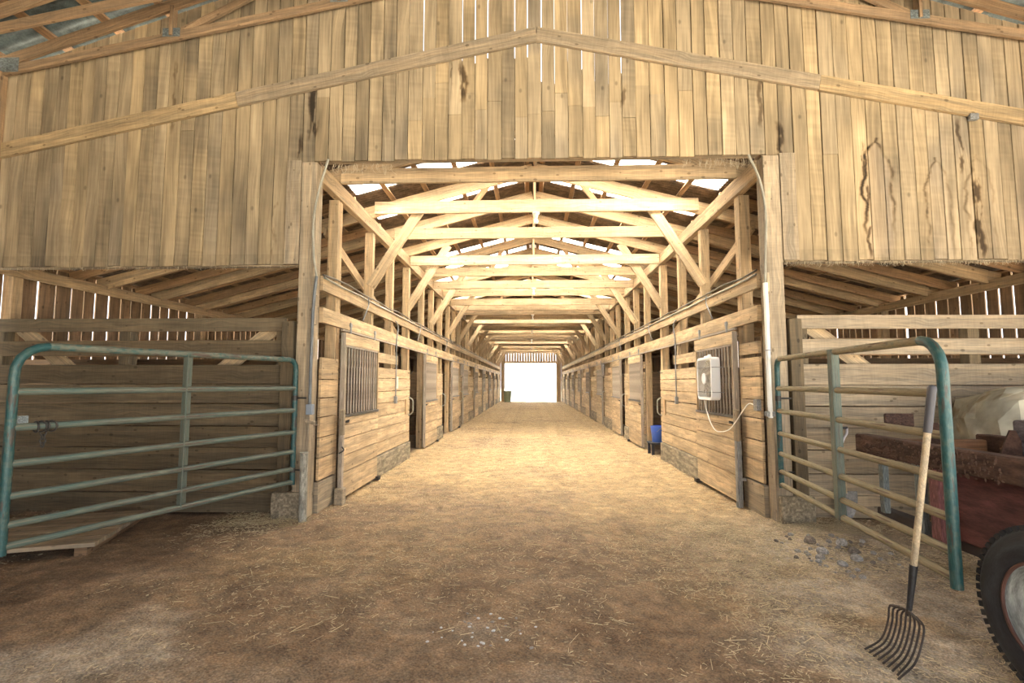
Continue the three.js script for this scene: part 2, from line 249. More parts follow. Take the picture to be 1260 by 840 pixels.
// ───────────────────────── shed in front of the gable: trusses, roof, side walls ─────────────────────────
function corrugated(w, L, pitch = 0.076, amp = 0.009) {      // sheet lying in xz: ribs run along x (length L), waves along z (width w)
  const n = Math.max(4, Math.round(w / pitch) * 4), pos = [], uv = [], idx = [];
  for (let i = 0; i <= n; i++) { const z = -w / 2 + w * i / n, y = amp * Math.cos(i / 4 * 2 * Math.PI); for (const x of [0, L]) { pos.push(x, y, z); uv.push(x / 1.3, z / 1.3); } }
  for (let i = 0; i < n; i++) { const a = i * 2; idx.push(a, a + 2, a + 1, a + 1, a + 2, a + 3); }
  const g = new THREE.BufferGeometry(); g.setAttribute('position', new THREE.Float32BufferAttribute(pos, 3)); g.setAttribute('uv', new THREE.Float32BufferAttribute(uv, 2)); g.setIndex(idx); g.computeVertexNormals(); return g;
}
{
  const roof = setting('ceiling_shed', 'corrugated metal shed roof on purlins above the gable wall', 'ceiling'); roof.name = 'ceiling_001';
  const a = Math.atan(0.33), Ls = 6.5 / Math.cos(a), sheet = corrugated(0.9, Ls, 0.15, 0.012);
  for (const s of [-1, 1]) {
    for (let k = 0; k < 10; k++) { const m = part(roof, 'roof_sheet', sheet, shedMetal, [0, shedTop(0) + 0.19, 0.2 + k * 0.9]); m.rotation.set(0, s < 0 ? Math.PI : 0, -a); if (s < 0) m.rotation.set(0, Math.PI, -a); }
    for (let k = 0; k < 11; k++) { const x = 0.05 + k * 0.605; const m = board(roof, 'purlin', pick(roofWood), [s * x, shedTop(x) + 0.145, 4.2], [0.09, 0.04, 8.9]); m.rotation.z = -s * a; }
  }
  const trussAt = (z, i) => {
    const t = thing('roof_truss', i === 0 ? 'wooden roof truss with metal plates fixed flat against the gable wall' : i === 1 ? 'wooden roof truss hanging just before the truss on the gable wall' : ORD[i] + ' wooden shed roof truss counted from the gable wall', 'truss', [0, 0, z], 'shed roof trusses');
    const m = shedWood[i % 4], ylo = (x) => 4.985 + 0.19 * (6.1 - x) - 0.06, yup = (x) => shedTop(x) + 0.05;
    for (const s of [-1, 1]) {
      beam(t, 'bottom_chord', m, [s * 6.05, ylo(6.05), 0], [0, ylo(0), 0], 0.04, 0.1); beam(t, 'top_chord', shedWood[(i + 1) % 4], [s * 6.5, yup(6.5), 0], [0, yup(0), 0], 0.04, 0.13);
      const web = [[4.1, 4.1], [4.1, 2.2], [2.2, 2.2], [2.2, 0.05]];
      for (const [b, u] of web) beam(t, 'web', m, [s * b, ylo(b), 0], [s * u, yup(u) - 0.03, 0], 0.036, 0.085);
      for (const [x, y] of [[6.0, ylo(6.0) + 0.06], [4.1, ylo(4.1) + 0.04], [2.2, ylo(2.2) + 0.04]]) part(t, 'gusset_plate', box(x > 5 ? 0.3 : 0.2, x > 5 ? 0.17 : 0.1, 0.003), plateSteel, [s * x, y, 0.0225]);
    }
    beam(t, 'web', m, [0, ylo(0), 0], [0, yup(0) - 0.05, 0], 0.036, 0.085);
    return t;
  };
  for (let i = 0; i < 8; i++) trussAt(i === 0 ? 0.075 : 0.61 * i + 0.02 + (i > 2 ? (i - 2) * 0.61 : 0), i);
  for (const s of [-1, 1]) {
    const w = setting(s < 0 ? 'wall_left_001' : 'wall_right_001', s < 0 ? 'board side wall of the open shed beside the shaded gate' : 'board side wall of the open shed behind the red machine'); used[w.name] = 0;
    w.name = s < 0 ? 'wall_left_001' : 'wall_right_001';
    const z1 = s < 0 ? 8.4 : 2.0;
    for (let z = 0.02; z < z1; z += 0.2) board(w, 'plank', pick(outerWood), [s * 6.2, 2.48, z + 0.098], [0.025, 4.98, 0.194]);
    for (let z = 0.1; z <= 8.5; z += 2.75) board(w, 'post', pick(shedWood), [s * 6.1, 2.45, z], [0.14, 4.95, 0.14], 0.004);
    board(w, 'plate', pick(shedWood), [s * 6.12, 4.93, 4.2], [0.1, 0.1, 8.6]);
    if (z1 < 5) for (let z = z1; z < 8.4; z += 0.2) board(w, 'plank', pick(outerWood), [s * 6.2, 4.1, z + 0.098], [0.025, 1.7, 0.194]);
  }
}

{
  const w = setting('wall_entrance', 'closed boarded part of the shed entrance behind the viewer'); w.name = 'wall_front_001';
  for (let x = -6.2; x < 6.2; x += 0.2) { const low = x < -2.2 ? -0.05 : 4.15, top = shedTop(x + 0.1) + 0.05; board(w, 'plank', pick(outerWood), [x + 0.098, (top + low) / 2, 8.55], [0.194, top - low, 0.025]); }
  board(w, 'post', pick(shedWood), [-2.2, 2.1, 8.45], [0.15, 4.25, 0.15]);
}

// ───────────────────────── the long stable: roof, outer walls, end wall ─────────────────────────
const ZE = -33.63, roofY = (x) => 4.75 - 0.26 * Math.abs(x), RA = Math.atan(0.26), EX = 6.7, BAY = 3.66, Z0 = -0.69, NB = 9;
{
  const roof = setting('ceiling', 'low gable stable roof with translucent panels along the ridge', 'ceiling');
  const ca = Math.cos(RA), put = (m, s, x0, z) => { m.position.set(s * x0, roofY(x0) + 0.01, z); m.rotation.set(0, s < 0 ? Math.PI : 0, -RA); };
  const P = 1.1, sw = 0.41, mw = P - sw, SK = 2.5, gS = corrugated(sw, (SK + 0.02) / ca), gM = corrugated(mw, (EX + 0.2) / ca), gR = corrugated(sw, (EX + 0.2 - SK) / ca);
  for (const s of [-1, 1]) for (let k = 0; k < 31; k++) {
    const zs = -0.345 - k * P; if (zs - sw / 2 < ZE - 0.9) break;
    if (k < 8 || k % 3 === 0) put(part(roof, 'skylight_sheet', gS, fibreglass), s, 0.03, zs); else put(part(roof, 'roof_sheet', gS, roofMetal), s, 0.03, zs); put(part(roof, 'roof_sheet', gR, roofMetal), s, SK, zs); put(part(roof, 'roof_sheet', gM, roofMetal), s, 0, zs - P / 2); if (!k) put(part(roof, 'roof_sheet', corrugated(0.11, (EX + 0.2) / ca), roofMetal), s, 0, -0.085);
  }
  for (const s of [-1, 1]) for (let k = 0; k < 14; k++) { const x = 0.12 + k * 0.5, m = board(roof, 'purlin', pick(roofWood), [s * x, roofY(x) - 0.035, ZE / 2 - 0.08], [0.07, 0.035, -ZE + 0.04]); m.rotation.z = -s * RA; }
  for (const s of [-1, 1]) for (let z = -0.32; z > -14; z -= 0.61) beam(roof, 'jack_rafter', pick(roofWood), [s * 2.52, roofY(2.52) - 0.13, z], [s * (EX - 0.1), roofY(EX - 0.1) - 0.13, z], 0.04, 0.14);
  board(roof, 'ridge_board', roofWood[0], [0, 4.60, ZE / 2 - 0.08], [0.035, 0.2, -ZE + 0.04]);
  const cap = part(roof, 'ridge_cap', corrugated(33.5, 0.3, 3, 0), roofMetal, [-0.15, 4.785, ZE / 2 - 0.1]);

  for (const s of [-1, 1]) {                                  // outer walls, vertical boards with gaps the light comes through
    const w = setting(s < 0 ? 'wall_left' : 'wall_right', s < 0 ? 'gappy outer board wall behind the pen next to the shaded gate' : 'gappy outer board wall behind the pen with the red machine');
    for (let z = -0.02; z > ZE;) {
      const b = rr(0.17, 0.23), gap = rnd() < 0.12 ? rr(0.04, 0.07) : rr(0.016, 0.034), h = 3.07;
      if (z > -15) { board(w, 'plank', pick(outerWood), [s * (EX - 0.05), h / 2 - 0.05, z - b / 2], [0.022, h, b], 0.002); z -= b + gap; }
      else { board(w, 'plank', pick(outerWood), [s * (EX - 0.05), h / 2 - 0.05, z - 0.5], [0.022, h, 0.99], 0.002); z -= 1.0; }
    }
    for (let k = 0; k <= NB; k++) board(w, 'post', pick(frameWood), [s * (EX - 0.16), 1.45, Z0 - k * BAY], [0.13, 2.9, 0.13], 0.004);
    board(w, 'plate', pick(frameWood), [s * (EX - 0.24), 2.80, ZE / 2], [0.05, 0.14, -ZE]); board(w, 'girt', pick(frameWood), [s * (EX - 0.1), 1.6, ZE / 2], [0.06, 0.12, -ZE]);
  }
  const e = setting('wall_back', 'far end wall of vertical boards around the bright doorway');
  for (let x = -EX; x < EX; x += 0.2) { const top = roofY(x + 0.1) + 0.02, low = Math.abs(x + 0.1) < 2.0 ? 2.92 : -0.05; board(e, 'plank', pick(pine), [x + 0.097, (top + low) / 2, ZE], [Math.abs(x + 0.1) < 2.2 ? 0.18 : 0.194, top - low, 0.025]); }
  for (const s of [-1, 1]) board(e, 'post', frameWood[0], [s * 2.06, 1.9, ZE + 0.1], [0.14, 3.8, 0.14]);
  board(e, 'header', frameWood[1], [0, 2.98, ZE + 0.06], [4.1, 0.16, 0.09]);
}

// ───────────────────────── timber frames along the alley ─────────────────────────
const PX = 2.475, frameZ = []; for (let k = 0; k < NB; k++) frameZ.push(Z0 - k * BAY, Z0 - k * BAY - 1.36, Z0 - k * BAY - 2.47); frameZ.push(Z0 - NB * BAY + 0.12);
const tieY = [3.935, 4.015, 3.945, 3.77, 3.84, 3.775];
frameZ.forEach((z, i) => {
  const braced = i % 2 === 1;
  const t = thing('timber_frame', i === 0 ? 'timber frame of posts, tie beam and rafters directly inside the alley opening' : braced ? ORD[(i - 1) / 2] + ' knee-braced timber frame counted from the gable opening into the alley' : ORD[i / 2] + ' plain timber frame without braces counted from the gable opening', 'frame', [0, 0, z], braced ? 'braced alley frames' : 'plain alley frames');
  if (i === 0) delete t.userData.group;
  const ty = tieY[i] ??= 3.78 + rr(-0.03, 0.03), m = pick(frameWood);
  board(t, 'tie_beam', pick(i % 2 ? pine : frameWood), [0.0, ty, 0.085], [4.77, 0.185, 0.042]);
  for (const s of [-1, 1]) {
    board(t, 'post', pick(frameWood), [s * PX, 1.825, 0], [0.125, 3.65, i % 3 === 0 ? 0.14 : 0.1], 0.004);
    beam(t, 'rafter', pick(frameWood), [s * 0.02, roofY(0) - 0.155, 0.04], [s * (EX - 0.1), roofY(EX - 0.1) - 0.155, 0.04], 0.042, 0.18);
    if (braced) beam(t, 'knee_brace', pick(pine), [s * (PX - 0.03), 2.84, 0.037], [s * 1.66, 4.08, 0.037], 0.04, 0.15);
  }
  beam(t, 'king_strut', m, [0, ty, 0.045], [0, 4.6, 0.045], 0.03, 0.06);
  if (i % 3 === 1) for (const s of [-1, 1]) beam(t, 'strut', pick(roofWood), [s * 0.95, ty, 0.045], [s * 0.6, roofY(0.6) - 0.1, 0.045], 0.03, 0.085);
});
for (const s of [-1, 1]) {
  const sd = s < 0 ? 'on the side with the power outlet pipe' : 'on the side with the white box fan';
  const g = solo('girder', boardGeo(0.09, 0.19, -ZE - 0.1, 0.004, 2), frameWood[2], 'long timber plate on top of the posts ' + sd, 'beam', [s * 2.435, 3.755, ZE / 2 - 0.05]);
  solo('rail', boardGeo(0.04, 0.16, -ZE - 0.12, 0.003, 2), pine[1], 'upper board rail carrying cables along the posts ' + sd, 'rail', [s * 2.39, 2.52, ZE / 2 - 0.06]);
  const tr = thing('door_track', 'lower board rail with the sliding door track ' + sd, 'rail', [s * 2.385, 2.165, 0]);
  board(tr, 'track_board', pine[2], [0, 0, ZE / 2 - 0.06], [0.05, 0.17, -ZE - 0.12]);
  part(tr, 'track', box(0.03, 0.025, -ZE - 0.9, -s * 0.008, -0.1, ZE / 2 - 0.3), barSteel);
  beam(thing('diagonal_brace', 'long slanting brace behind the posts ' + sd, 'brace'), 'brace', frameWood[4], [s * 2.60, 3.3, Z0 - 0.0], [s * 2.60, 2.1, Z0 - 4.2], 0.035, 0.14);
  // cable clipped to the top of the rail
  const pts = []; for (let z = -0.15; z > ZE + 0.2; z -= 0.45) pts.push([s * 2.385, 2.642 + rr(-0.006, 0.012) - (rnd() < 0.15 ? 0.02 : 0), z]);
  solo('cable', tubeGeo(pts, 0.011, 260, 6), std(0.16, 0.14, 0.11, { roughness: 0.7 }), 'dark wavy cable lying along the upper rail ' + sd, 'cable');
  const pts2 = []; for (let z = -0.1; z > ZE + 0.2; z -= 0.6) pts2.push([s * 2.356, 2.575 + rr(-0.008, 0.008), z]);
  solo('conduit', tubeGeo(pts2, 0.012, 200, 6), agedPvc, 'pale conduit running along the upper rail ' + sd, 'pipe');
}

// ───────────────────────── stall fronts ─────────────────────────
const FX = 2.40;                                             // posts' alley face; boards stand on its alley side
function planksOnWall(t, s, za, zb, y0, y1, n, mats, x = FX - 0.018) { // boards along z between za > zb
  const cuts = [y0]; for (let k = 1; k < n; k++) cuts.push(y0 + (y1 - y0) * (k / n) + rr(-0.025, 0.025)); cuts.push(y1);
  for (let k = 0; k < n; k++) { const m = board(t, 'plank', pick(mats), [s * (x + rr(-0.003, 0.003)), (cuts[k] + cuts[k + 1]) / 2, (za + zb) / 2], [0.03, cuts[k + 1] - cuts[k] - rr(0.006, 0.012), za - zb - 0.004]); m.rotation.x = rr(-0.003, 0.003); }
}
for (const s of [-1, 1]) {
  const side = s < 0 ? 'left' : 'right';
  {
    const t = thing('stall_wall', s < 0 ? 'short plank stall wall between the opening post and first barred door, above a scuffed base' : 'short plank stall wall with an outlet box between the opening post and fan door', 'stall wall', [0, 0, 0]);
    planksOnWall(t, s, -0.13, Z0 + 0.06, 0.36, 1.70, 6, s < 0 ? frameWood : pine); if (s > 0) board(t, 'plank', pick(pine), [s * 2.382, 1.80, -0.4], [0.03, 0.13, 0.5]);
    board(t, 'base_board', oldWood[1], [s * 2.39, 0.18, -0.38], [0.05, 0.33, 0.5]);
  }
  for (let k = 0; k < NB; k++) {
    const a = Z0 - k * BAY - 1.36, b = Z0 - (k + 1) * BAY + (s < 0 && k === 0 ? 0.04 : 0.03);
    const t = thing('stall_wall', k === 0 ? (s < 0 ? 'plank stall wall carrying the thin conduit and outlet, after the first barred door' : 'plank stall wall with thin conduit between the fan door and the dark doorway') : s < 0 ? ORD[k] + ' long plank stall wall from the opening, on the side without the fan' : ORD[k] + ' long plank stall wall from the opening, on the side of the box fan', 'stall wall', [0, 0, 0], k ? 'stall walls ' + side : undefined);
    planksOnWall(t, s, a, b, 0.33, 1.655, k < 5 ? 7 : 5, pine);
    board(t, 'upper_plank', pick(pine), [s * (FX - 0.018), 1.80, a - 0.68], [0.03, 0.15, 1.36]);
    board(t, 'upright', pick(pine), [s * (FX + 0.02), 1.86, a - 1.22], [0.035, 0.4, 0.06]);
    part(t, 'curb', boardGeo(0.14, 0.36, a - b - 0.02, 0.012, 2), concrete, [s * (FX + 0.01), 0.14, (a + b) / 2]);
    const hk = part(t, 'hook', tubeGeo([[0, 0, 0], [-s * 0.06, 0.0, 0], [-s * 0.085, 0.02, 0.0], [-s * 0.085, 0.05, 0]], 0.007, 10, 6), blackIron, [s * (FX - 0.03), 1.6, b + 0.18]);
    if (k < 6) { board(t, 'latch_block', pick(frameWood), [s * (FX - 0.05), 0.98, b + 0.33], [0.03, 0.27, 0.1]); part(t, 'pull_handle', tubeGeo([[0, -0.17, 0], [-s * 0.075, -0.12, 0], [-s * 0.085, 0.0, 0], [-s * 0.075, 0.12, 0], [0, 0.17, 0]], 0.013, 18, 6), agedPvc, [s * (FX - 0.03), 0.98, b + 0.08]); }
  }
  // sliding doors
  const slide = s < 0 ? [0, 1.16, 1.3, 0.1, 0.0, 0, 0, 0, 0] : [0, 1.4, 0.28, 0.1, 0, 0, 0, 0, 0];
  for (let k = 0; k < NB; k++) {
    const open = slide[k] > 1, first = k === 0, w = 1.40;
    const label = s < 0 ? (first ? 'closed sliding stall door with steel bars next to the opening post and white floor pipe' : k === 1 ? 'slid-open barred stall door just past the first dark doorway, opposite the blue bucket' : k === 2 ? 'second slid-open barred stall door on the side without the fan' : 'closed barred stall door, ' + ORD[k] + ' from the opening on the side without the fan')
      : first ? 'closed sliding stall door with the white box fan hung on its bars' : k === 1 ? 'slid-open barred stall door beside the doorway with the blue bucket' : 'closed barred stall door, ' + ORD[k] + ' from the opening on the side of the fan';
    const t = thing('stall_door', label, 'stall door', [s * (FX - 0.075), 0.05, Z0 - k * BAY - 0.68 - slide[k] - 0.0], (s < 0 ? k > 2 : k > 1) ? 'closed stall doors ' + side : undefined);
    const th = 0.045, dm = pine;
    board(t, 'top_rail', pick(dm), [0, 1.90, 0], [th, 0.15, w]);
    const cuts = [0, 0.30, 0.50, 0.70, 0.86, 0.955]; for (let j = 0; j < 5; j++) board(t, 'plank', pick(j === 4 ? dm : dm), [rr(-0.002, 0.002), (cuts[j] + cuts[j + 1]) / 2, 0], [th, cuts[j + 1] - cuts[j] - 0.008, w]);
    for (const e of [-1, 1]) board(t, 'stile', e > 0 ? oldWood[0] : pick(frameWood), [s * 0.004, 1.39, e * (w / 2 - 0.025)], [th, 0.87, 0.05]);
    part(t, 'edge_channel', box(th + 0.012, 1.97, 0.012), barSteel, [0, 0.985, w / 2 + 0.007]);
    part(t, 'sill_angle', box(0.05, 0.03, w - 0.02), steel, [-s * 0.01, 0.97, 0]); part(t, 'head_angle', box(0.03, 0.02, w - 0.1), barSteel, [0, 1.815, 0]);
    const bar = cyl(0.012, 0.85, 8), nb = k < 4 ? 13 : 7; for (let j = 0; j < nb; j++) part(t, 'bar', bar, barSteel, [0, 1.395, -w / 2 + 0.09 + j * (w - 0.18) / (nb - 1)]);
    for (const e of [-1, 1]) part(t, 'hanger', merge([box(0.012, 0.2, 0.04, 0, 2.02, 0), cyl(0.03, 0.02, 12).rotateZ(Math.PI / 2).translate(0, 2.09, 0)]), galv, [-s * 0.012, -0.01, e * (w / 2 - 0.2)]);
    if (k < 5) part(t, 'latch', merge([box(0.012, 0.03, 0.14), rod([0, 0, 0.05], [-s * 0.05, 0.02, 0.05], 0.006, 6)]), blackIron, [-s * 0.03, 0.90, w / 2 - 0.09]);
    if (first || open) part(t, 'floor_guide', box(0.1, 0.05, 0.1), blackIron, [-s * 0.02, 0.0, -w / 2 + 0.03]);
  }
  // striker posts in front of the first doors
  const st = thing('door_stop', s < 0 ? 'dark worn metal door stop beside the first barred door without a fan' : 'grey wood and steel door stop beside the fan door', 'post', [s * 2.29, 0, Z0 + 0.092]);
  if (s > 0) { board(st, 'block', oldWood[0], [0, 0.93, 0], [0.05, 0.36, 0.09], 0.01); part(st, 'post', new RoundedBoxGeometry(0.055, 0.78, 0.07, 1, 0.006), galv, [0.008, 0.38, -0.005]); part(st, 'bracket', box(0.09, 0.03, 0.05), galv, [0.02, 0.33, 0.04]); }
  else { board(st, 'block', oldWood[0], [0, 0.95, 0], [0.05, 0.3, 0.07], 0.01); part(st, 'post', new RoundedBoxGeometry(0.05, 0.82, 0.06, 1, 0.006), barSteel, [-0.006, 0.4, 0]); part(st, 'bracket', tubeGeo([[0, 0.66, 0], [0.03, 0.67, 0.06], [0.06, 0.64, 0.1], [0.02, 0.61, 0.14]], 0.008, 14, 6), blackIron); part(st, 'base', new RoundedBoxGeometry(0.11, 0.2, 0.12, 2, 0.02), oldWood[2], [0, 0.1, 0.02]); }
  // partitions between stalls and pen fronts
  for (let k = 0; k <= NB - 1; k++) {
    const z = Z0 - k * BAY - 0.0, t = thing('stall_partition', ORD[k] + (s < 0 ? ' plank stall partition from the opening, on the side without the fan' : ' plank stall partition from the opening, on the side of the fan'), 'partition', [0, 0, 0], 'stall partitions ' + side);
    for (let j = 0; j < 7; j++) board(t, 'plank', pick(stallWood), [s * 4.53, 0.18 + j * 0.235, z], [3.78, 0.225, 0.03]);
  }
}

// ───────────────────────── pens at either side of the opening ─────────────────────────
for (const s of [-1, 1]) {
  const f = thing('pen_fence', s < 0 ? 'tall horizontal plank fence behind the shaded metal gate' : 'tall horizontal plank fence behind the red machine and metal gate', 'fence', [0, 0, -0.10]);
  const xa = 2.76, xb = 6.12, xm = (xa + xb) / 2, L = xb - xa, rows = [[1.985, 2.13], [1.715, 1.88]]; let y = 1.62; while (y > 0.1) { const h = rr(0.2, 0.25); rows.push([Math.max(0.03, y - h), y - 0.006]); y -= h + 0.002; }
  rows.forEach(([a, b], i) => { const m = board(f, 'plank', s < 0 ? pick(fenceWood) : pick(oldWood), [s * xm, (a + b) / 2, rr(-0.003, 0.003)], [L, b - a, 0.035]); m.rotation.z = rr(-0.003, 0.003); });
  for (const x of [xa + 0.06, 4.6, xb - 0.06]) board(f, 'post', pick(fenceWood), [s * x, 1.0, -0.085], [0.12, 2.0, 0.12]);
  for (const e of [-1, 1]) beam(f, 'diagonal_brace', pick(pine), [s * (4.45 + e * 1.5), 2.05, -0.17], [s * (4.45 + e * 0.75), 1.45, -0.17], 0.03, 0.16);
  board(f, 'inner_rail', pick(roofWood), [s * 4.5, 1.83, -0.5], [2.4, 0.2, 0.03]);
}

// ───────────────────────── metal gates ─────────────────────────
const gateMap = (dust) => dataTex(256, 256, (x, y) => {
  const n = fbm(x / 4, y / 32, 5, 64, 8), k = sstep(0.36 - dust * 0.42, 0.8 - dust * 0.28, n) * (dust > 0.3 ? 0.85 : 0.45), r = sstep(0.62, 0.72, fbm(x / 20 + 50, y / 32, 4, 0, 8)), sp = (vnoise(x / 3, y / 3) - 0.5) * 0.1;
  const teal = [0.16, 0.36, 0.37], tan = dust > 0.8 ? [0.62, 0.55, 0.45] : [0.50, 0.48, 0.42], rust = [0.36, 0.28, 0.25]; return [0, 1, 2].map((i) => { let c = teal[i] + (tan[i] - teal[i]) * k; c += (rust[i] - c) * r * 0.7; return c + sp; });
});
const gateA = std(0.66, 0.66, 0.66, { map: gateMap(0.1), roughness: 0.5, metalness: 0.1 }), gateB = std(0.78, 0.78, 0.77, { map: gateMap(0.76), roughness: 0.65, metalness: 0.1 }), gateC = std(1, 0.93, 0.82, { map: gateMap(1.3), roughness: 0.8 });
function gate(name, label, hinge, near, barMat) {
  const dx = near[0] - hinge[0], dz = near[1] - hinge[1], L = Math.hypot(dx, dz), t = thing(name, label, 'gate', [hinge[0], 0, hinge[1]], undefined, Math.atan2(-dz, dx));
  const hs = [1.655, 1.36, 1.135, 0.91, 0.71, 0.535, 0.405], R = 0.17, r = 0.026, B = hs[6];
  // outer hoop: up the hinge end, over the top and down the latch end
  const arc = (cx, cy, R, a0, a1) => Array.from({ length: 7 }, (_, i) => { const a = a0 + (a1 - a0) * i / 6; return [cx + R * Math.cos(a), cy + R * Math.sin(a), 0]; });
  const R1 = 0.09, hoop = [[0, B - 0.03, 0], ...arc(R1, hs[0] - R1, R1, Math.PI, Math.PI / 2), ...arc(L - R, hs[0] - R, R, Math.PI / 2, 0), [L, B - 0.05, 0]];
  part(t, 'hinge_upright', tubeGeo(hoop.slice(0, 8), r, 24, 12, false, false), gateA); part(t, 'top_tube', tubeGeo(hoop.slice(7, 9), r, 20, 12, false, false), barMat); part(t, 'latch_upright', tubeGeo(hoop.slice(8), r * 1.08, 24, 12, false, false), gateA);
  const rodG = cyl(r * 0.92, L - 0.02, 12); rodG.rotateZ(Math.PI / 2); for (let i = 1; i < 7; i++) part(t, 'bar', rodG, barMat, [L / 2, hs[i], 0]);
  part(t, 'center_brace', new RoundedBoxGeometry(0.075, hs[0] - B + 0.04, 0.012, 1, 0.004), gateB, [L / 2, (hs[0] + B) / 2, 0.026]); part(t, 'center_brace', new RoundedBoxGeometry(0.012, hs[0] - B + 0.02, 0.05, 1, 0.004), gateB, [L / 2 + 0.033, (hs[0] + B) / 2, 0.0]);
  for (const y of [B + 0.12, hs[1] - 0.1]) part(t, 'hinge', merge([cyl(0.028, 0.05, 12), rod([0, 0, 0], [-0.02, 0, -0.13], 0.009, 8)]), blackIron, [0, y, 0]);
  return { t, L, hs };
}
{
  const g = gate('metal_gate', 'dusty teal tube gate standing ajar against the unlit plank fence', [-2.52, 0.15], [-3.335, 2.29], gateB);
  // latch chain hanging on the far bar end
  const ch = []; for (let i = 0; i < 9; i++) { const a = i / 9 * Math.PI * 2; ch.push([0.035 * Math.cos(a) * 1, 0.035 * Math.sin(a), 0]); }
  const links = []; for (let k = 0; k < 4; k++) links.push(new THREE.TorusGeometry(0.034, 0.006, 6, 16).rotateY(Math.PI / 2 + (k % 2) * 0.5).translate(-k * 0.028, -0.004, 0)); for (let k = 0; k < 4; k++) links.push(new THREE.TorusGeometry(0.016, 0.005, 6, 12).rotateY(k % 2 * Math.PI / 2).translate(-0.05, -0.05 - k * 0.025, 0.02));
  part(g.t, 'latch_chain', merge(links), blackIron, [g.L - 0.13, 1.135, 0]); part(g.t, 'latch_plate', box(0.07, 0.08, 0.01), plateSteel, [g.L - 0.06, 1.165, 0.02]);
  gate('metal_gate', 'rust-dusted tube gate with the manure fork leaning on its teal end', [2.43, 0.12], [2.125, 2.60], gateC);
}

// ───────────────────────── manure fork ─────────────────────────
{
  const T = new THREE.Vector3(2.015, 1.385, 2.665), Bq = new THREE.Vector3(1.88, 0.245, 2.595), t = thing('manure_fork', 'manure fork with wooden handle and grey grip leaning on the gate', 'fork', [0, 0, 0]);
  const lerp = (k) => [T.x + (Bq.x - T.x) * k, T.y + (Bq.y - T.y) * k, T.z + (Bq.z - T.z) * k];
  part(t, 'grip', rod(lerp(0.20), lerp(0), 0.0195, 14, 0.021), std(0.06, 0.06, 0.07, { roughness: 0.6 })); part(t, 'grip_cap', new THREE.SphereGeometry(0.021, 14, 8), std(0.06, 0.06, 0.07, { roughness: 0.6 }), [T.x, T.y, T.z]);
  part(t, 'handle', rod(lerp(0.82), lerp(0.2), 0.0155, 14, 0.0165), wood(0.66, 0.55, 0.38, { roughness: 0.6 }));
  const sock = std(0.035, 0.038, 0.045, { roughness: 0.45, map: noiseTex }); part(t, 'socket', rod(lerp(1.0), lerp(0.8), 0.013, 12, 0.019), sock);
  const iron = std(0.12, 0.095, 0.085, { roughness: 0.5, metalness: 0.5, map: noiseTex }), n = 9;
  part(t, 'shoulder', merge([rod([1.88, 0.25, 2.595], [1.872, 0.215, 2.592], 0.012, 8), tubeGeo([[1.862, 0.222, 2.49], [1.874, 0.238, 2.59], [1.862, 0.222, 2.70]], 0.007, 16, 8)]), iron);
  for (let i = 0; i < n; i++) {
    const k = i / (n - 1), z = 2.475 + 0.24 * k, zt = 2.53 + 0.275 * k;
    part(t, 'tine', tubeGeo([[1.872, 0.235, 2.59 + (z - 2.59) * 0.5], [1.862, 0.215, z], [1.842, 0.15, z + 0.012], [1.785, 0.06, z + 0.035], [1.685 - (i === 8 ? 0.02 : 0), 0.014, zt]], 0.0052, 18, 7), iron);
  }
}

